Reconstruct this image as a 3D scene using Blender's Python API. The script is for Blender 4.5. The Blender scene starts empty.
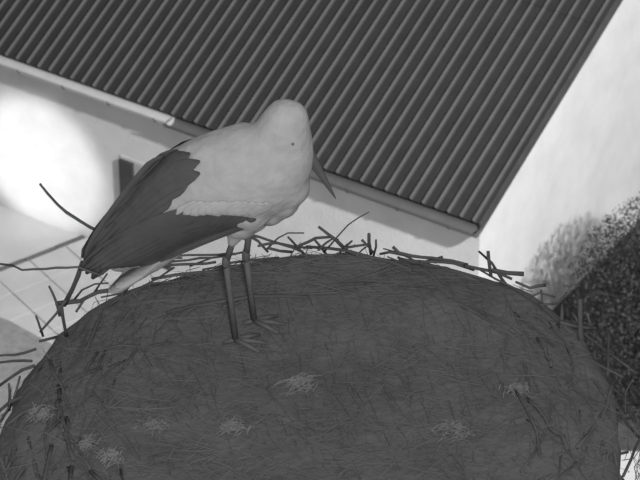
import bpy, bmesh, math, random
from mathutils import Vector, Matrix, noise
from mathutils.bvhtree import BVHTree

random.seed(11)
S = bpy.context.scene
COL = S.collection
# ------------------------------------------------------------------ camera
FPX = 3000.0                     # focal length in pixels of the 640 px wide frame
PITCH = math.radians(35.0)
CAM = Vector((0, 0, 23.0))       # up in the church tower, looking down over the nest
cd = bpy.data.cameras.new('camera')
cd.sensor_width = 36.0
cd.lens = FPX * 36.0 / 640.0
cd.clip_end = 300
cam = bpy.data.objects.new('camera', cd)
COL.objects.link(cam)
cam.location = CAM
cam.rotation_euler = (math.pi / 2 - PITCH, 0, 0)
cd.dof.use_dof = True
cd.dof.focus_distance = 8.0
cd.dof.aperture_fstop = 20.0
S.camera = cam
# ------------------------------------------------------------------ view
S.view_settings.view_transform = 'Standard'
S.view_settings.look = 'None'
S.view_settings.gamma = 1.0
S.view_settings.exposure = 0.0
S.view_settings.use_curve_mapping = False
# ------------------------------------------------------------------ night sky glow
w = bpy.data.worlds.new('night_sky'); S.world = w
w.use_nodes = True
bg = w.node_tree.nodes['Background']
bg.inputs[0].default_value = (1, 1, 1, 1)
bg.inputs[1].default_value = 0.30


def aim(o, target):
    o.rotation_euler = (Vector(target) - o.location).to_track_quat('-Z', 'Y').to_euler()


def spot(name, loc, target, power, angle, blend, radius):
    l = bpy.data.lights.new(name, 'SPOT')
    l.energy = power; l.spot_size = math.radians(angle); l.spot_blend = blend
    l.shadow_soft_size = radius
    o = bpy.data.objects.new(name, l); COL.objects.link(o)
    o.location = loc; aim(o, target)
    return o


# infrared lamp beside the camera, a fill light, and a street lamp in the yard below
spot('infrared_lamp', (0.22, 0.05, 22.75), (-0.1, 6.3, 18.4), 1520, 24, 0.5, 0.30)
spot('added_yard_fill', (11.0, 15.0, 17.0), (0.3, 33.0, 0.5), 33500, 44, 0.4, 0.35)  # added out-of-view fill that brightens the walls, ground and roof
spot('street_lamp', (-5.6, 31.1, 0.9), (-3.72, 33.3, 0.95), 350, 45, 0.5, 0.12)

# ------------------------------------------------------------------ helpers
CP, SP = math.cos(PITCH), math.sin(PITCH)


def direction(px, py):
    a = (px - 320.0) / FPX; b = (240.0 - py) / FPX
    return Vector((a, CP + b * SP, -SP + b * CP))


def on_z(px, py, z):
    d = direction(px, py); return CAM + d * ((z - CAM.z) / d.z)


def on_y(px, py, y):
    d = direction(px, py); return CAM + d * ((y - CAM.y) / d.y)


def link(name, me, mat=None, parent=None, smooth=False):
    o = bpy.data.objects.new(name, me); COL.objects.link(o)
    if mat is not None and not me.materials: me.materials.append(mat)
    if parent is not None: o.parent = parent
    if smooth:
        for p in me.polygons: p.use_smooth = True
    return o


def empty(name, loc, label, cat, group=None, kind=None):
    o = bpy.data.objects.new(name, None); COL.objects.link(o)
    o.location = loc; o.empty_display_size = 0.2
    o['label'] = label; o['category'] = cat
    if group: o['group'] = group
    if kind: o['kind'] = kind
    return o


def mesh(name, v, f):
    me = bpy.data.meshes.new(name); me.from_pydata([tuple(p) for p in v], [], f); me.update(); return me


def material(name, base, rough=0.8, var=0.0, scale=8.0, bump=0.0, bscale=None, spec=0.3, stretch=None, dist=0.02):
    m = bpy.data.materials.new(name); m.use_nodes = True
    nt = m.node_tree; n = nt.nodes; L = nt.links
    b = n['Principled BSDF']
    b.inputs['Roughness'].default_value = rough
    b.inputs['Specular IOR Level'].default_value = spec
    tc = n.new('ShaderNodeTexCoord')
    mp = n.new('ShaderNodeMapping'); L.new(tc.outputs['Object'], mp.inputs['Vector'])
    if stretch: mp.inputs['Scale'].default_value = stretch
    nz = n.new('ShaderNodeTexNoise'); nz.inputs['Scale'].default_value = scale
    nz.inputs['Detail'].default_value = 6; nz.inputs['Roughness'].default_value = 0.6
    L.new(mp.outputs[0], nz.inputs['Vector'])
    cr = n.new('ShaderNodeValToRGB')
    lo = max(0, base * (1 - var)); hi = min(1, base * (1 + var))
    cr.color_ramp.elements[0].position = 0.3; cr.color_ramp.elements[0].color = (lo, lo, lo, 1)
    cr.color_ramp.elements[1].position = 0.7; cr.color_ramp.elements[1].color = (hi, hi, hi, 1)
    L.new(nz.outputs['Fac'], cr.inputs[0]); L.new(cr.outputs[0], b.inputs['Base Color'])
    if bump:
        n2 = n.new('ShaderNodeTexNoise'); n2.inputs['Scale'].default_value = bscale or scale * 3
        n2.inputs['Detail'].default_value = 5
        L.new(mp.outputs[0], n2.inputs['Vector'])
        bp = n.new('ShaderNodeBump'); bp.inputs['Strength'].default_value = bump
        bp.inputs['Distance'].default_value = dist
        L.new(n2.outputs['Fac'], bp.inputs['Height']); L.new(bp.outputs[0], b.inputs['Normal'])
    return m


M = {}
M['ground'] = material('pale_ground', 0.48, 0.9, 0.07, 0.9, 0.3, 14)
M['slab'] = material('paving_concrete', 0.47, 0.9, 0.08, 1.5, 0.3, 18)
M['gravel'] = material('grey_gravel', 0.25, 0.95, 0.2, 9, 0.5, 40)
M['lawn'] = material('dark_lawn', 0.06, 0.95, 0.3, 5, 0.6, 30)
M['kerb'] = material('kerb_stone', 0.12, 0.9, 0.25, 6, 0.3, 20)
M['plaster'] = material('pale_plaster', 0.60, 0.9, 0.08, 2.0, 0.3, 30)
M['sheet'] = material('dark_roof_sheet', 0.028, 0.55, 0.18, 3.0, 0.15, 25, spec=0.35)
M['crest'] = material('lit_rib_crest', 0.080, 0.6, 0.15, 3.0, spec=0.35)  # paler base colour stands in for light catching the ribs
M['gutter'] = material('zinc_gutter', 0.11, 0.5, 0.1, 5.0, spec=0.4)
M['gutter_new'] = material('bright_zinc_gutter', 0.50, 0.5, 0.08, 5.0, spec=0.4)
M['door'] = material('door_planks', 0.36, 0.8, 0.1, 4.0, stretch=(6, 6, 0.6))
M['fascia'] = material('dark_fascia', 0.06, 0.7, 0.2, 5)
M['nest'] = material('nest_litter', 0.11, 0.95, 0.18, 9, 0.45, 45)
M['straw'] = material('dry_straw', 0.112, 0.9, 0.25, 3)
M['twig'] = material('dark_twig_bark', 0.085, 0.9, 0.25, 12, 0.3, 60)
M['tuft'] = material('pale_grass_tuft', 0.17, 0.95, 0.25, 14, 0.5, 60)
M['white'] = material('white_plumage', 0.38, 0.9, 0.10, 22, 0.5, 55, spec=0.1, dist=0.006)
M['black'] = material('black_plumage', 0.08, 0.8, 0.12, 20, 0.3, 60, spec=0.2, dist=0.004)
M['beak'] = material('beak_horn', 0.10, 0.5, 0.15, 20)
M['leg'] = material('leg_skin', 0.10, 0.7, 0.15, 40, 0.3, 120, dist=0.003)
M['eye'] = material('eye_gloss', 0.10, 0.3, 0.0, 5, spec=0.6)
M['leaf'] = material('evergreen_leaf', 0.042, 0.7, 0.3, 3)
M['bark'] = material('shrub_bark', 0.08, 0.9, 0.2, 10)
M['tower'] = material('tower_render', 0.3, 0.9, 0.1, 3, 0.3, 30)


def tube_data(pts, radii, n=6, cap=True):
    """swept tube; returns verts, faces"""
    V = []; F = []
    pts = [Vector(p) for p in pts]
    up = Vector((0.13, 0.31, 0.94)).normalized()
    for i, p in enumerate(pts):
        a = pts[max(0, i - 1)]; b = pts[min(len(pts) - 1, i + 1)]
        t = (b - a).normalized()
        s = t.cross(up)
        if s.length < 1e-3: s = t.cross(Vector((1, 0, 0)))
        s.normalize(); u = s.cross(t)
        for k in range(n):
            q = 2 * math.pi * k / n
            V.append(p + (s * math.cos(q) + u * math.sin(q)) * radii[i])
    for i in range(len(pts) - 1):
        for k in range(n):
            k2 = (k + 1) % n
            F.append((i * n + k, i * n + k2, (i + 1) * n + k2, (i + 1) * n + k))
    if cap:
        F.append(tuple(range(n - 1, -1, -1)))
        F.append(tuple((len(pts) - 1) * n + k for k in range(n)))
    return V, F


def tube(name, pts, radii, mat, parent, n=6, smooth=True):
    if not isinstance(radii, (list, tuple)): radii = [radii] * len(pts)
    V, F = tube_data(pts, radii, n)
    return link(name, mesh(name, V, F), mat, parent, smooth)


def prism(name, poly, h, mat, parent, chamfer=0.0):
    """convex ground polygon extruded up by h, with a small chamfer on top"""
    c = sum(poly, Vector()) / len(poly); n = len(poly)
    V = list(poly); V += [p + Vector((0, 0, h - chamfer)) for p in poly]
    V += [p + (c - p).normalized() * chamfer * 1.4 + Vector((0, 0, h)) for p in poly]
    F = [tuple(range(n - 1, -1, -1)), tuple(range(2 * n, 3 * n))]
    for k in range(n):
        j = (k + 1) % n
        F.append((k, j, n + j, n + k)); F.append((n + k, n + j, 2 * n + j, 2 * n + k))
    return link(name, mesh(name, V, F), mat, parent)


# ------------------------------------------------------------------ ground
gm = mesh('ground', [(-60, -20, 0), (60, -20, 0), (60, 100, 0), (-60, 100, 0), (-60, -20, -.3), (60, -20, -.3), (60, 100, -.3), (-60, 100, -.3)],
          [(0, 1, 2, 3), (7, 6, 5, 4), (0, 4, 5, 1), (1, 5, 6, 2), (2, 6, 7, 3), (3, 7, 4, 0)])
g = link('ground', gm, M['ground']); g['kind'] = 'structure'; g['label'] = 'pale lamplit yard below the house and nest'
# kerb running away from the house, pale paving slabs in front of it
k0 = on_z(-40, 286, 0); k1 = on_z(118, 224, 0)
kd = (k1 - k0).normalized(); kn = Vector((kd.y, -kd.x, 0)); klen = (k1 - k0).length
kerb = bpy.data.objects.new('kerb', None); COL.objects.link(kerb); kerb['kind'] = 'structure'
kerb['label'] = 'low dark kerb line across the pale yard'
nk = 5; step = klen / nk
for i in range(nk):
    a = k0 + kd * (i * step + 0.006); b = k0 + kd * ((i + 1) * step - 0.006)
    off = kn * random.uniform(-.008, .008)
    prism('kerb_stone', [a - kn * 0.024 + off, b - kn * 0.024 + off, b + kn * 0.024 + off, a + kn * 0.024 + off], 0.03, M['kerb'], kerb, 0.005)
pave = bpy.data.objects.new('pavement', None); COL.objects.link(pave); pave['kind'] = 'structure'
pave['label'] = 'pale concrete paving slabs in front of the kerb'
for r in range(7):
    for c in range(5):
        o = k0 + kn * (0.07 + r * 0.5) + kd * (c * 0.56 - 0.1)
        d = 0.005
        prism('paving_slab', [o + kd * d + kn * d, o + kd * (.56 - d) + kn * d, o + kd * (.56 - d) + kn * (.5 - d), o + kd * d + kn * (.5 - d)][::-1],
              0.030 + random.uniform(0, .006), M['slab'], pave, 0.006)

bed = prism('gravel_bed', [on_z(-60, 300, 0), on_z(-60, 470, 0), on_z(70, 470, 0), on_z(70, 356, 0), on_z(8, 322, 0)], 0.045, M['gravel'], None, 0.01)
bed['kind'] = 'structure'; bed['label'] = 'darker gravel bed in front of the pale paving'
# ------------------------------------------------------------------ house
EZ = 2.55
SLOPE = math.radians(24.0)
A = on_z(0, 54, EZ); B = on_z(479, 224, EZ)          # eave line: far left and right corner
e = (B - A).normalized()
up_h = Vector((-e.y, e.x, 0))                        # horizontal direction up the slope
house = empty('house', (0, 0, 0), 'low house with dark corrugated roof and pale walls behind the nest', 'house')
ud = up_h * math.cos(SLOPE) + Vector((0, 0, math.sin(SLOPE)))
rn = e.cross(ud).normalized()
if rn.z < 0: rn = -rn
PIT = (B - A).length / 41.0                          # rib pitch
WAVES = 5; NSHEET = 11; SL = 3.3; ROWS = 2


def rib_profile(t):
    """height above the pan for phase t in 0..1: narrow rounded rib on a shallow pan"""
    d = abs(t - 0.5)
    return 0.036 * math.exp(-(d / 0.115) ** 2)


def sheet_mesh():
    V = []; F = []
    sub = 16; nx = WAVES * sub
    for j in range(2):
        for lay in (0, 1):
            for i in range(nx + 1):
                s = i / sub * PIT
                h = rib_profile((i % sub) / sub) - lay * 0.006
                V.append(Vector((s, j * SL, h)))
    w = nx + 1
    for i in range(nx):
        F.append((i, i + 1, 2 * w + i + 1, 2 * w + i))
        F.append((w + i + 1, w + i, 3 * w + i, 3 * w + i + 1))
        F.append((i + 1, i, w + i, w + i + 1)); F.append((2 * w + i, 2 * w + i + 1, 3 * w + i + 1, 3 * w + i))
    F.append((0, 2 * w, 3 * w, w)); F.append((nx, w + nx, 3 * w + nx, 2 * w + nx))
    me = mesh('roof_sheet', V, F)
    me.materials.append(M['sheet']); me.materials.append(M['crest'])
    for p in me.polygons:                            # highlight along the rib crests, painted as a paler colour
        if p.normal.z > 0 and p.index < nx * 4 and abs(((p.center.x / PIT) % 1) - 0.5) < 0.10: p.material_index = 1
    return me


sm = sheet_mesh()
WALL_L = PIT * WAVES * NSHEET
OV = 0.10
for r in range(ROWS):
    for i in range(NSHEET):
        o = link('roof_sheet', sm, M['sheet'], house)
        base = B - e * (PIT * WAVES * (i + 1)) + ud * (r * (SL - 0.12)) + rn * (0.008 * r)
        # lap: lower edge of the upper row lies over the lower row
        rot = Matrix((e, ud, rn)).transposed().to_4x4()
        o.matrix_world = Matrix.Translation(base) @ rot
ridge_len = ROWS * SL - 0.12
RT = B + ud * ridge_len                              # ridge, right end
ridge_h = ridge_len * math.cos(SLOPE)
bd = up_h * math.cos(SLOPE) - Vector((0, 0, math.sin(SLOPE)))
P = [RT, RT - e * WALL_L, RT - e * WALL_L + bd * ridge_len, RT + bd * ridge_len]
V = P + [p - Vector((0, 0, .02)) for p in P]
link('back_roof', mesh('back_roof', V, [(0, 1, 2, 3), (7, 6, 5, 4), (0, 4, 5, 1), (1, 5, 6, 2), (2, 6, 7, 3), (3, 7, 4, 0)]), M['sheet'], house)
tube('ridge_cap', [RT + e * .02, RT - e * (WALL_L + .02)], 0.09, M['sheet'], house, 10)


def boxdir(name, o, a, b, c, mat, parent):
    """box from corner o along vectors a, b, c"""
    V = [o, o + a, o + a + b, o + b]; V += [p + c for p in V]
    F = [(3, 2, 1, 0), (4, 5, 6, 7), (0, 1, 5, 4), (1, 2, 6, 5), (2, 3, 7, 6), (3, 0, 4, 7)]
    me = mesh(name, V, F); bm = bmesh.new(); bm.from_mesh(me); bmesh.ops.recalc_face_normals(bm, faces=bm.faces)
    bm.to_mesh(me); bm.free()
    return link(name, me, mat, parent)


Z = Vector((0, 0, 1))
VERGE = 0.04
fo = Vector((B.x, B.y, 0)) - e * VERGE + up_h * OV   # front right corner of the walls
WH = EZ + OV * math.tan(SLOPE) - 0.05
WL = WALL_L - 2 * VERGE
depth = 2 * (ridge_h - OV)
boxdir('front_wall', fo, -e * WL, up_h * .25, Z * WH, M['plaster'], house)
boxdir('rear_wall', fo + up_h * (depth - .25), -e * WL, up_h * .25, Z * WH, M['plaster'], house)
rh = WH + (ridge_h - OV) * math.tan(SLOPE)


def gable(name, o):
    pr = [o + up_h * .25, o + up_h * (depth - .25), o + up_h * (depth - .25) + Z * WH, o + up_h * (depth / 2) + Z * (rh - .06), o + up_h * .25 + Z * WH]
    V = pr + [p - e * .25 for p in pr]
    F = [(0, 1, 2, 3, 4), (9, 8, 7, 6, 5)] + [((k + 1) % 5, k, 5 + k, 5 + (k + 1) % 5) for k in range(5)]
    return link(name, mesh(name, V, F), M['plaster'], house)


gable('gable_wall', fo); gable('gable_wall', fo - e * (WL - .25))
# fascia board and soffit under the eave
boxdir('fascia_board', B + up_h * .03 - Z * .15 - e * .0, -e * WALL_L, up_h * .025, Z * .145, M['fascia'], house)
boxdir('soffit', B + up_h * .06 - Z * .14, -e * WALL_L, up_h * (OV - .065), Z * .02, M['fascia'], house)
# verge board up the right edge
boxdir('verge_board', B + e * .002 - Z * .14, e * .022, ud * ridge_len, Z * .15, M['fascia'], house)


def gutter(o, length, rad, drop, mat):
    n = 10; V = []; F = []
    for j, s in enumerate((0, length)):
        for rr in (rad, rad - .008):
            for k in range(n + 1):
                q = math.pi * k / n
                V.append(o - e * s - up_h * (math.cos(q) * rr + rad - .03) - Z * (math.sin(q) * rr + drop))
    m = n + 1
    for k in range(n):
        F.append((k, k + 1, 2 * m + k + 1, 2 * m + k))
        F.append((m + k + 1, m + k, 3 * m + k, 3 * m + k + 1))
    F.append((0, 2 * m, 3 * m, m)); F.append((n, m + n, 3 * m + n, 2 * m + n))
    F.append(tuple(range(m)))
    return link('gutter', mesh('gutter', V, F), mat, house, False)


def along(px):                                       # distance from right corner to the eave point seen at column px
    lo, hi = 0.0, (B - A).length * 1.4
    for _ in range(40):
        mid = (lo + hi) / 2; p = B - e * mid - CAM
        x = 320 + FPX * p.x / (p.y * CP - p.z * SP)
        if x > px: lo = mid
        else: hi = mid
    return lo


s1 = along(172)
gutter(B + e * .03, s1 + .06, 0.095, 0.05, M['gutter'])
gutter(B - e * (s1 - .02), WALL_L - s1 - .1, 0.085, 0.035, M['gutter_new'])
for s in [0.35 + .72 * i for i in range(13)]:        # gutter brackets, wrapped under the gutter
    if s > WALL_L - .2: break
    rad, drop = (.101, .05) if s < s1 + .05 else (.091, .035)
    pts = [B - e * s - up_h * (math.cos(q) * rad + rad - .036) - Z * (math.sin(q) * rad + drop) for q in [math.pi * k / 8 for k in range(9)]]
    tube('gutter_bracket', pts, .006, M['fascia'], house, 5)
# dark lawn along the gable
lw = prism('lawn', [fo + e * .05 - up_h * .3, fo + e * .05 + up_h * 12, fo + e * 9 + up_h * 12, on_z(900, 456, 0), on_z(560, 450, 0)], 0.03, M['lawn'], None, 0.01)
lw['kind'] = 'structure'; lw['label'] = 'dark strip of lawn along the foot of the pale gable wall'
# plank door in the front wall: dark posts and lintel, paler leaf
sp = along(113)
do = fo - e * (sp - VERGE)
door = bpy.data.objects.new('door', None); COL.objects.link(door); door.parent = house
boxdir('door_post', do + up_h * .02, e * .22, -up_h * .07, Z * 1.52, M['fascia'], door)
boxdir('door_post', do + e * .60 + up_h * .02, e * .16, -up_h * .07, Z * 1.52, M['fascia'], door)
boxdir('door_lintel', do + up_h * .02 + Z * 1.522, e * .76, -up_h * .03, Z * .05, M['plaster'], door)
for i in range(2):
    boxdir('door_plank', do + e * (.225 + i * .185) + up_h * .02 + Z * .03, e * .180, -up_h * .045, Z * 1.48, M['door'], door)
hp = do + e * .32 - up_h * .03 + Z * .8
tube('door_handle', [hp, hp - up_h * .05, hp - up_h * .05 + e * .11], .010, M['fascia'], door, 6)

# ------------------------------------------------------------------ nest and what carries it
NZ = 18.265
NC = Vector((-0.006, 5.955, NZ))
tw_top = NZ - 0.62
turret = bpy.data.objects.new('wall_turret', None)
n = 16; V = []
for z in (0, tw_top - .12, tw_top - .12, tw_top):
    rr = .50 if z < tw_top - .121 or len(V) < 2 * n else .58
    for k in range(n): V.append(Vector((NC.x + rr * math.cos(2 * math.pi * k / n), NC.y + rr * math.sin(2 * math.pi * k / n), z)))
F = [tuple(range(n - 1, -1, -1)), tuple(3 * n + k for k in range(n))]
for j in range(3):
    for k in range(n): F.append((j * n + k, j * n + (k + 1) % n, (j + 1) * n + (k + 1) % n, (j + 1) * n + k))
to = link('wall_turret', mesh('wall_turret', V, F), M['tower']); to['kind'] = 'structure'
to['label'] = 'round rendered stack that carries the nest'

nest = empty('stork_nest', (NC.x, NC.y, tw_top), 'large dark stork nest of woven twigs and litter in the foreground', 'nest')
NO = Vector((NC.x, NC.y, tw_top))


def rim_r(a):
    a = a % (2 * math.pi)
    return 0.770 + 0.058 * math.exp(-((a - .80) / .42) ** 2) + 0.022 * math.exp(-((a - 2.45) / .35) ** 2) + 0.022 * noise.noise(Vector((math.cos(a) * 2, math.sin(a) * 2, 3.1))) + 0.012 * noise.noise(Vector((math.cos(a) * 7, math.sin(a) * 7, 1.1)))


def nest_z(r, a):
    """height of the nest top over its own mean level at polar position"""
    x, y = r * math.cos(a), r * math.sin(a)
    z = -0.05 * max(0, 1 - (r / .62) ** 2) + 0.015 * noise.noise(Vector((x * 5, y * 5, 7))) + 0.008 * noise.noise(Vector((x * 16, y * 16, 2)))
    return z


NA = 120
V = []; F = []; rings = []
fr = [0.02, .1, .2, .3, .4, .5, .58, .66, .74, .81, .87, .92, .96, .99]
for f in fr:
    rings.append([(f * rim_r(2 * math.pi * k / NA), nest_z(f * rim_r(2 * math.pi * k / NA), 2 * math.pi * k / NA) - (0.03 * max(0, (f - .93) / .07) ** 2), k) for k in range(NA)])
for zz, f in ((-.06, 1.04), (-.13, 1.08), (-.21, 1.09), (-.30, 1.05), (-.40, .95), (-.50, .84), (-.60, .74), (-.615, .3)):
    rings.append([((f if math.cos(2 * math.pi * k / NA) < .2 else min(f, .99)) * rim_r(2 * math.pi * k / NA) * (1 + .03 * noise.noise(Vector((k * .35, zz * 12, 5)))), zz, k) for k in range(NA)])
for ring in rings:
    for r, z, k in ring:
        a = 2 * math.pi * k / NA
        V.append(Vector((r * math.cos(a), r * math.sin(a), z + (NZ - tw_top))))
for j in range(len(rings) - 1):
    for k in range(NA): F.append((j * NA + k, (j + 1) * NA + k, (j + 1) * NA + (k + 1) % NA, j * NA + (k + 1) % NA))
F.append(tuple(range(NA)))
F.append(tuple((len(rings) - 1) * NA + k for k in range(NA - 1, -1, -1)))
nm = mesh('nest_bowl', V, F)
nb = link('nest_bowl', nm, M['nest'], nest, True)
bvh_nest = BVHTree.FromPolygons([v + NO for v in V], F)


def top_at(x, y):
    h = bvh_nest.ray_cast(Vector((x, y, NZ + 1)), Vector((0, 0, -1)))
    return h[0].z if h[0] else NZ


def wob(pts, amp):
    return [p + Vector((random.uniform(-amp, amp), random.uniform(-amp, amp), random.uniform(-amp, amp))) if 0 < i < len(pts) - 1 else p for i, p in enumerate(pts)]


# straw and fine litter over the nest: too fine to count
V = []; F = []
for i in range(4600):
    a = random.uniform(0, 2 * math.pi)
    side = random.random() < (.35 if math.sin(a) < .15 else .03)
    L_ = random.uniform(.04, .16); wd = random.uniform(.0006, .0014)
    if not side:
        r = .74 * math.sqrt(random.random())
        c = Vector((NC.x + r * math.cos(a), NC.y + r * math.sin(a), 0)); c.z = top_at(c.x, c.y) + random.uniform(.0, .007)
        th = random.uniform(0, math.pi) if r < .55 else a + math.pi / 2 + random.gauss(0, .6)
        d = Vector((math.cos(th), math.sin(th), random.gauss(0, .10))).normalized()
    else:
        z = random.uniform(-.45, 0.0)
        r = rim_r(a) * (1.04 if z > -.3 else 1.04 - (-.3 - z) * .9) * (1.0 + .045 * (z < -.08)) + random.uniform(0, .012)
        c = Vector((NC.x + r * math.cos(a), NC.y + r * math.sin(a), NZ + z))
        th = a + math.pi / 2 + random.gauss(0, .25)
        d = Vector((math.cos(th), math.sin(th), random.gauss(0, .3))).normalized()
    bend = Vector((random.gauss(0, .12), random.gauss(0, .12), random.gauss(0, .04))) * L_
    pts = [c - d * L_ / 2, c + bend, c + d * L_ / 2]
    tv, tf = tube_data([p - NO for p in pts], [wd, wd * 1.2, wd * .6], 3, False)
    o = len(V); V += tv; F += [tuple(q + o for q in f) for f in tf]
st = link('straw_litter', mesh('straw_litter', V, F), M['straw'], nest); st['kind'] = 'stuff'

# pale tufts of dry grass lying in the nest
for px, py, s in ((299, 381, .05), (229, 424, .045), (155, 428, .045), (85, 452, .04), (110, 462, .04), (455, 430, .05), (520, 395, .04), (40, 425, .04)):
    c = on_z(px, py, NZ - .03); c.z = top_at(c.x, c.y)
    V = []; F = []
    for i in range(70):
        th = random.gauss(.4, .7); d = Vector((math.cos(th), math.sin(th), random.uniform(-.05, .25)))
        q = c + Vector((random.gauss(0, s * .4), random.gauss(0, s * .35), .003))
        l = s * random.uniform(.5, 1.2)
        tv, tf = tube_data([q - d * l / 2 - NO, q + Vector((0, 0, .006)) - NO, q + d * l / 2 - NO], [.0010, .0016, .0007], 3, False)
        o = len(V); V += tv; F += [tuple(k + o for k in f) for f in tf]
    t = link('grass_tuft', mesh('grass_tuft', V, F), M['tuft'], nest); t['kind'] = 'stuff'


def twig(pts, r0, r1, n=6):
    k = len(pts); rad = [(r0 + (r1 - r0) * i / (k - 1)) * random.uniform(.9, 1.12) for i in range(k)]
    return tube('twig', [Vector(p) - NO for p in pts], rad, M['twig'], nest, n)


def rim_y(px, py):
    """depth coordinate of the far rim below the given column"""
    dx = max(-.75, min(.75, (px - 315) / 3000.0 * 8.1 - NC.x))
    return NC.y + math.sqrt(max(0.0006, .767 ** 2 - dx * dx))


def refine(pix):
    out = []
    for i in range(len(pix) - 1):
        (x0, y0), (x1, y1) = pix[i], pix[i + 1]
        n = max(1, int(math.hypot(x1 - x0, y1 - y0) / 9))
        for k in range(n):
            t = k / n; out.append((x0 + (x1 - x0) * t + random.uniform(-.7, .7) * (k > 0), y0 + (y1 - y0) * t + random.uniform(-.7, .7) * (k > 0)))
    out.append(pix[-1]); return out


# twigs standing out from the rim
RIM = [
    ([(40, 184), (48, 194), (58, 205), (66, 212), (80, 221), (100, 232), (118, 252)], 1.4, 2.0),
    ([(0, 264), (12, 265), (22, 270), (45, 269), (78, 267), (100, 275)], 1.0, 1.3),
    ([(-8, 262), (0, 264), (14, 266)], 1.0, 1.2),
    ([(82, 262), (78, 276), (72, 290), (64, 305)], 2.2, 2.8),
    ([(49, 286), (53, 294), (57, 304), (60, 316)], 1.1, 1.8),
    ([(66, 300), (56, 314), (48, 323), (40, 332)], 1.6, 1.2),
    ([(61, 302), (63, 318), (67, 338)], 1.7, 2.2),
    ([(56, 304), (80, 301), (98, 292), (118, 288)], 2.6, 2.0),
    ([(74, 300), (82, 290), (95, 284), (108, 283)], 1.2, 1.0),
    ([(92, 296), (100, 284), (107, 274)], 1.2, .9),
    ([(36, 316), (39, 324), (43, 336)], 1.0, 1.4),
    ([(76, 312), (84, 300), (90, 296)], 1.4, 1.2),
    ([(-4, 356), (14, 355), (24, 353), (36, 349)], 1.2, 1.5),
    ([(-4, 363), (12, 361), (32, 361)], 1.2, 1.4),
    ([(-4, 388), (10, 378), (22, 370), (34, 366)], 1.4, 1.8),
    ([(9, 384), (10, 396), (9, 410)], 1.4, 1.6),
    ([(20, 376), (17, 388), (14, 398)], 1.2, 1.2),
    ([(-2, 412), (10, 402), (24, 396)], 1.5, 1.8),
    ([(7, 456), (6, 468), (8, 482)], 1.6, 1.6),
    # middle
    ([(128, 277), (146, 266), (160, 259), (182, 258)], 1.6, 1.2),
    ([(148, 263), (178, 261), (200, 258), (226, 256), (244, 252)], 1.4, 1.0),
    ([(142, 268), (170, 265), (196, 264), (216, 262)], 1.6, 1.2),
    ([(157, 262), (167, 254), (178, 247), (186, 245)], 1.2, .8),
    ([(165, 256), (200, 255), (236, 254)], 1.0, 1.4),
    ([(190, 266), (206, 260), (214, 257)], 1.2, .9),
    ([(242, 233), (250, 236), (258, 241), (268, 252)], 1.8, 1.4),
    ([(244, 232), (246, 244), (247, 256)], .9, .9),
    ([(250, 235), (268, 240), (284, 245), (302, 252)], 1.5, 1.3),
    ([(258, 246), (276, 243), (296, 247), (312, 248)], 1.4, 1.2),
    ([(266, 250), (278, 238), (288, 233), (304, 233)], 1.1, .7),
    ([(288, 237), (292, 241), (298, 248), (306, 256)], 1.2, 1.6),
    ([(296, 247), (308, 242), (316, 238), (330, 237), (338, 240)], 1.5, 1.5),
    ([(319, 227), (328, 234), (336, 240), (348, 252)], 1.6, 2.4),
    ([(324, 252), (338, 236), (348, 225), (358, 218), (369, 212)], 1.0, .6),
    ([(314, 239), (320, 246), (326, 254)], 1.3, 1.3),
    ([(318, 250), (326, 243), (332, 239)], 1.3, 1.0),
    ([(340, 252), (346, 246), (352, 241)], 1.5, 1.0),
    ([(344, 248), (356, 246), (370, 244)], 1.4, 1.3),
    ([(369, 234), (369, 242), (371, 254)], 1.6, 2.0),
    ([(376, 240), (376, 247), (373, 258)], 1.0, 1.2),
    ([(362, 240), (366, 244), (374, 253)], 1.5, 1.3),
    ([(268, 248), (280, 251), (292, 252)], 1.6, 1.6),
    ([(356, 256), (362, 250), (366, 247)], 1.2, .9),
    # right
    ([(393, 247), (399, 253), (412, 256), (432, 258), (452, 261), (468, 265)], 1.7, 1.8),
    ([(380, 254), (390, 252), (404, 255)], 1.4, 1.6),
    ([(420, 262), (444, 262), (462, 266), (474, 270)], 1.6, 1.6),
    ([(488, 251), (489, 262), (491, 276)], 1.9, 1.7),
    ([(465, 266), (480, 269), (498, 273), (512, 279)], 1.8, 1.6),
    ([(492, 270), (508, 273), (524, 274)], 2.0, 2.4),
    ([(516, 282), (530, 288), (538, 286), (545, 285)], 1.4, 1.9),
    ([(532, 296), (540, 293), (548, 295), (555, 297)], 1.2, .9),
    ([(541, 290), (542, 300), (543, 308)], 1.0, 1.2),
    ([(540, 305), (550, 304), (558, 303), (562, 298), (567, 292)], 1.3, 1.2),
    ([(562, 304), (562, 314), (561, 328)], 1.6, 1.8),
    ([(580, 299), (580, 312), (581, 340)], 2.2, 2.8),
    ([(572, 313), (576, 318), (580, 326)], 1.6, 1.6),
    ([(587, 313), (589, 320), (592, 328)], 1.0, 1.0),
    ([(560, 322), (574, 326), (596, 328)], 1.3, 1.3),
    ([(603, 455), (606, 468), (604, 486)], 1.8, 2.0),
    ([(614, 452), (617, 466), (622, 484)], 1.6, 1.6),
    ([(592, 452), (606, 456), (628, 452)], 1.4, 1.4),
]
for pix, a, b in RIM:
    px = refine(pix)
    mid = px[len(px) // 2]
    yb = rim_y(sum(p[0] for p in px) / len(px), 0)
    if mid[1] > 340: yb = on_z(mid[0], mid[1], NZ - .05).y
    tilt = random.uniform(-.06, .06)
    pts = [on_y(x, y, yb + tilt * (i / max(1, len(px) - 1) - .5)) for i, (x, y) in enumerate(px)]
    k = 8.0 / 3000.0
    twig(pts, a * k, b * k)
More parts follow.
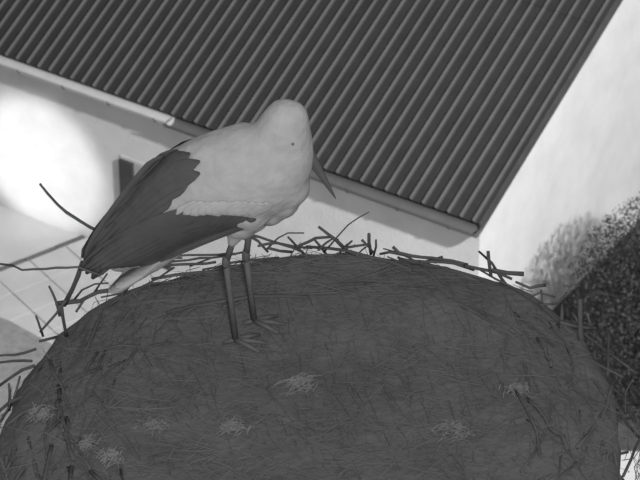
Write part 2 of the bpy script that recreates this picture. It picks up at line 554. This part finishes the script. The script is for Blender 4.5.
# woven sticks around the rim and over the near side
for i in range(190):
    a = random.uniform(0, 2 * math.pi)
    L_ = random.uniform(.14, .42); r0 = random.uniform(.0025, .0065)
    if i % 3 == 0:
        z = random.uniform(-.45, -.06); r = rim_r(a) * (1.055 + .045 * (z < -.08) if z > -.3 else 1.055 - (-.3 - z) * .9)
    else:
        z = random.uniform(-.035, -.002); r = rim_r(a) * random.uniform(.72, 1.0)
    c = Vector((NC.x + r * math.cos(a), NC.y + r * math.sin(a), NZ + z))
    if i % 3: c.z = top_at(c.x, c.y) + random.uniform(-.004, .006)
    th = a + math.pi / 2 + random.gauss(0, .28)
    d = Vector((math.cos(th), math.sin(th), random.gauss(0, .06))).normalized()
    pts = []
    for k in range(6):
        t = (k / 5 - .5) * L_; p = c + d * t
        q = p - NC; q.z = 0
        if q.length > 1e-3: p -= q.normalized() * (t * t) * .55          # bend with the rim
        pts.append(p)
    twig(wob(pts, .007), r0, r0 * random.uniform(.5, .9), 5)

# ------------------------------------------------------------------ stork
FEET = on_z(236, 338, NZ - .03)
BY = FEET.y
stork = empty('stork', (FEET.x, BY, top_at(FEET.x, BY)), 'white stork with black wing feathers standing hunched on the nest', 'stork')
SO = Vector(stork.location)


def bp(px, py, dy=0.0):
    return on_y(px, py, BY + dy) - SO


PXM = (CAM - bp(240, 180) - SO).length / FPX         # metres per pixel at the body


def blob(bm, c, r, sy=.88):
    m = Matrix.Translation(c) @ Matrix.Diagonal((r, r * sy, r, 1))
    bmesh.ops.create_icosphere(bm, subdivisions=3, radius=1.0, matrix=m)


CHAIN = [(118, 262, 11), (130, 248, 22), (150, 226, 36), (175, 204, 45), (200, 189, 51), (225, 180, 54), (248, 173, 54), (264, 168, 47), (274, 156, 40), (281, 140, 31), (284, 128, 26), (286, 121, 23)]
bm = bmesh.new()
for i in range(len(CHAIN) - 1):
    a, b = CHAIN[i], CHAIN[i + 1]
    for k in range(4):
        t = k / 4; x, y, r = [a[j] + (b[j] - a[j]) * t for j in range(3)]
        blob(bm, bp(x, y), r * PXM, .80 if r > 30 else .9)
blob(bm, bp(286, 121), 23 * PXM, .9)
for x, y, r in ((294, 132, 15), (300, 140, 11), (304, 147, 7)):      # face running into the bill
    blob(bm, bp(x, y), r * PXM, .85)
for x, y, r in ((284, 184, 27), (278, 198, 23), (268, 207, 20), (290, 168, 19)):      # breast
    blob(bm, bp(x, y), r * PXM, 1.0)
for x, y, r in [(172 - 5.3 * q, 243 + 4.3 * q, 15 - .8 * q) for q in range(11)]:      # under-tail plumage
    blob(bm, bp(x, y), r * PXM, 1.3)
for s in (-1, 1):                                                      # feathered thighs
    for x, y, r in ((246, 208, 26), (240, 224, 17), (235, 236, 9), (232, 243, 5)):
        blob(bm, bp(x + (s > 0) * 12, y - (s > 0) * 6, s * .045), r * PXM, .8)
tmp = bpy.data.meshes.new('tmp'); bm.to_mesh(tmp); bm.free()
to = bpy.data.objects.new('tmp', tmp); COL.objects.link(to)
md = to.modifiers.new('r', 'REMESH'); md.mode = 'VOXEL'; md.voxel_size = .0065
ms = to.modifiers.new('s', 'SMOOTH'); ms.iterations = 7; ms.factor = .5
dg = bpy.context.evaluated_depsgraph_get()
bmsh = bpy.data.meshes.new_from_object(to.evaluated_get(dg)); bmsh.name = 'body'
bpy.data.objects.remove(to)
for v in bmsh.vertices:                                                # ruffled plumage
    p = v.co; q = Vector((p.x * 26, p.y * 26, p.z * 26))
    v.co = p + v.normal * (.0022 * noise.noise(q) + .0012 * noise.noise(q * 2.3))
bmsh.materials.clear()
body = link('body', bmsh, M['white'], stork, True)
bvh = BVHTree.FromPolygons([v.co.copy() for v in bmsh.vertices], [tuple(p.vertices) for p in bmsh.polygons])


def feather(name, pix, hw, lift, side, mat, parent, tipround=.5, ns=14, nc=5, join=None):
    """a feather laid on the body surface: centre line through three picture points, half width in pixels"""
    (x0, y0), (x1, y1), (x2, y2) = pix
    c0, c1, c2 = bp(x0, y0), bp(x1, y1), bp(x2, y2)
    V = []; F = []
    rows = []
    lastd = {}
    for i in range(ns + 1):
        t = i / ns
        c = c0 * (1 - t) ** 2 + (c1 * 2 - (c0 + c2) / 2) * 0 + c1 * 2 * t * (1 - t) + c2 * t * t
        tg = (c1 - c0) * (1 - t) + (c2 - c1) * t; tg.y = 0; tg.normalize()
        nr = Vector((-tg.z, 0, tg.x))
        w = hw * PXM * min(1, (t / .18) ** .6 + .15) * max(.02, (1 - max(0, (t - .72) / .28) ** 2)) ** .5
        row = []
        for j in range(-nc, nc + 1):
            u = j / nc
            p = c + nr * (w * u)
            d = (p + SO - CAM).normalized()
            h = bvh.ray_cast(p - d * .6, d, 1.2)
            if h[0] is not None:
                k = (h[0] - p).dot(d); lastd[j] = k
            else:
                k = lastd.get(j, lastd.get(0, -.03)) * .95; lastd[j] = k
            row.append((p, d, k - lift * (0.35 + .65 * t) - .0018 * (1 - u * u)))
        rows.append(row)
    m = 2 * nc + 1
    # even out depth along the feather so that it stays a clean blade
    ys = [[q[2] for q in r] for r in rows]
    for _ in range(3):
        ys = [[(ys[max(0, i - 1)][j] + 2 * ys[i][j] + ys[min(ns, i + 1)][j]) / 4 for j in range(m)] for i in range(ns + 1)]
    for lay in (0, 1):
        for i in range(ns + 1):
            for j in range(m):
                p, d, _ = rows[i][j]; q = p + d * (ys[i][j] + lay * .0014); V.append(Vector((q.x, -q.y * side, q.z)))
    K = (ns + 1) * m
    for i in range(ns):
        for j in range(m - 1):
            q = (i * m + j, i * m + j + 1, (i + 1) * m + j + 1, (i + 1) * m + j)
            F.append(q if side < 0 else q[::-1])
            q2 = tuple(K + k for k in q[::-1]); F.append(q2 if side < 0 else q2[::-1])
    edge = [j for j in range(m)] + [i * m + m - 1 for i in range(1, ns + 1)] + [ns * m + j for j in range(m - 2, -1, -1)] + [i * m for i in range(ns - 1, 0, -1)]
    for a, b in zip(edge, edge[1:] + edge[:1]): F.append((a, K + a, K + b, b))
    if join is not None:
        o = len(join[0]); join[0].extend(V); join[1].extend([tuple(q + o for q in f) for f in F]); return
    return link(name, mesh(name, V, F), mat, parent, True)


def lerp(a, b, t): return (a[0] + (b[0] - a[0]) * t, a[1] + (b[1] - a[1]) * t)


for side in (-1, 1):
    wing = bpy.data.objects.new('wing', None); COL.objects.link(wing); wing.parent = stork
    wing['label'] = 'folded wing with white coverts and black flight feathers'
    nA = 9
    for i in range(nA):                       # long flight feathers, lowest first
        t = i / (nA - 1)
        root = lerp((256, 219), (196, 213), t); mid = lerp((212, 233), (140, 222), t); tip = lerp((140, 266), (80, 271), t ** .8)
        feather('flight_feather', (root, mid, tip), 7.5 + 2.0 * t, .004 + .0025 * i, side, M['black'], wing)
    SC = [((162, 208), (132, 226), (92, 279)), ((172, 197), (138, 214), (86, 274)), ((188, 184), (142, 198), (84, 268)),
          ((200, 173), (146, 184), (84, 262)), ((200, 161), (146, 176), (92, 248)), ((190, 153), (148, 170), (104, 228)),
          ((178, 150), (138, 178), (94, 246)), ((164, 156), (128, 192), (84, 262))]
    for i, p in enumerate(SC if side < 0 else SC[:4]):                # black scapular feathers over the back
        feather('scapular_feather', p, 10.0 if i < 4 else 9.0, .010 + .002 * i, side, M['black'], wing)
    J = ([], [])
    for row, (y0, n_, L_) in enumerate(((209, 11, 24),)):
        for i in range(n_):
            x = 182 + row * 5 + (262 - 182 - row * 5) * (i + .5 * (row % 2)) / n_ + 10
            y = y0 + (x - 225) * .03 + random.uniform(-1, 1)
            feather('c', ((x + 8, y - 5), (x - 6, y - 1), (x - L_ + 8, y + 6)), 5.5, .011, side, None, None, ns=6, nc=3, join=J)
    link('wing_coverts', mesh('wing_coverts', *J), M['white'], wing, True)

# white tail feathers under the wings
for i in range(5):
    k = i - 2
    p0 = bp(168, 254, k * .008); p1 = bp(108 + abs(k) * 4, 291 - abs(k) * 2, k * .046)
    pm = (p0 + p1) / 2 + Vector((0, 0, -.006))
    V = []; F = []
    ns = 8
    ax = (p1 - p0).normalized(); sd = Vector((0, 1, 0)); nrm = ax.cross(sd).normalized()
    for lay in (1, -1):
        for q in range(ns + 1):
            t = q / ns; c = p0 * (1 - t) ** 2 + pm * 2 * t * (1 - t) + p1 * t * t
            wd = .034 * min(1, .35 + t * 1.4) * max(.05, 1 - max(0, (t - .75) / .25) ** 2) ** .5
            for u in (-1, 0, 1): V.append(c + sd * wd * u + nrm * (.0015 * lay + .003 * (1 - abs(u)) - .002 * abs(k)) + nrm * .05 * 0)
    K = (ns + 1) * 3
    for q in range(ns):
        for j in range(2):
            f = (q * 3 + j, q * 3 + j + 1, q * 3 + j + 4, q * 3 + j + 3); F.append(f); F.append(tuple(K + z for z in f[::-1]))
        F.append((q * 3, q * 3 + 3, K + q * 3 + 3, K + q * 3)); F.append((q * 3 + 5, q * 3 + 2, K + q * 3 + 2, K + q * 3 + 5))
    link('tail_feather', mesh('tail_feather', V, F), M['white'], stork, True)

# bill: two tapering halves, pointing down to the right
for nm_, off, r0 in (('upper_bill', 1.6, 5.6), ('lower_bill', -1.8, 4.6)):
    a = bp(304 + off * .8, 147 - off * .5); b = bp(336, 199)
    pts = []; rad = []
    for i in range(9):
        t = i / 8
        p = a + (b - a) * t
        pts.append(p + Vector((.0, -.004 * 0, 0)) + (bp(304 + off * .8, 147 - off * .5) - bp(304, 147)) * (-.0) * t); rad.append(r0 * PXM * (1 - t) ** .75 + .0007)
    V, F = tube_data(pts, rad, 10)
    link(nm_, mesh(nm_, V, F), M['beak'], stork, True)
# eyes
for s in (-1, 1):
    h = bvh.ray_cast(bp(293, 131) + Vector((0, s * .5, 0)), Vector((0, -s, 0)))
    bm = bmesh.new(); bmesh.ops.create_uvsphere(bm, u_segments=12, v_segments=8, radius=.0040)
    me = bpy.data.meshes.new('eye'); bm.to_mesh(me); bm.free()
    o = link('eye', me, M['eye'], stork, True)
    o.location = h[0] if h[0] else bp(293, 131, s * .05)

# legs
LEGS = [((236, 232), (226, 262), (236, 338), -.035), ((250, 228), (246, 256), (254, 327), .045)]
for hip, hock, foot, dy in LEGS:
    lg = bpy.data.objects.new('leg', None); COL.objects.link(lg); lg.parent = stork
    f = bp(foot[0], foot[1], 0) + Vector((0, dy * 1.0, 0))
    W = f + SO; W.z = top_at(W.x, W.y) + .012; f = W - SO
    h = bp(hip[0], hip[1], dy); k = bp(hock[0], hock[1], dy)
    tube('upper_leg', [h, h * .5 + k * .5, k], [.010, .0085, .009], M['leg'], lg, 8)
    tube('leg_joint', [k + Vector((0, 0, .018)), k + Vector((0, 0, .006)), k - Vector((0, 0, .006)), k - Vector((0, 0, .018))], [.008, .0115, .0115, .008], M['leg'], lg, 8)
    tube('lower_leg', [k, k * .5 + f * .5, f], [.009, .0075, .0085], M['leg'], lg, 8)
    for ang, l in ((-.55, .075), (0.0, .085), (.55, .075), (math.pi, .035)):
        d = Vector((math.cos(ang), math.sin(ang), 0))
        tube('toe', [f + Vector((0, 0, .004)), f + d * l * .5 + Vector((0, 0, -.001)), f + d * l + Vector((0, 0, -.008))], [.008, .0065, .004], M['leg'], lg, 7)

# ------------------------------------------------------------------ evergreen shrub in the yard
SX = Vector((4.68, 29.4, 0))
shrub = empty('evergreen_shrub', SX, 'dark bushy evergreen shrub at the right edge of the yard', 'shrub')
tube('stem', [(0, 0, -.02), (.03, .02, .5), (-.02, .03, 1.3), (.02, 0, 2.2)], [.06, .05, .035, .012], M['bark'], shrub, 8)
V = []; F = []
rs = random.Random(5)
for i in range(80000):
    while True:
        p = Vector((rs.uniform(-1, 1), rs.uniform(-1, 1), rs.uniform(-1, 1)))
        if p.length <= 1 and p.length > .05: break
    p = p.normalized() * (rs.random() ** .72)
    c = Vector((p.x * 1.72, p.y * 1.5, 1.5 + p.z * 1.48))
    d = Vector((rs.gauss(0, 1), rs.gauss(0, 1), rs.gauss(.3, 1))).normalized()
    s = d.cross(Vector((rs.gauss(0, 1), rs.gauss(0, 1), rs.gauss(0, 1)))).normalized()
    l = rs.uniform(.028, .055); wd = l * .28
    o = len(V); V += [c, c + d * l * .5 + s * wd, c + d * l, c + d * l * .5 - s * wd]; F.append((o, o + 1, o + 2, o + 3))
fo_ = link('foliage', mesh('foliage', V, F), M['leaf'], shrub); fo_['kind'] = 'stuff'
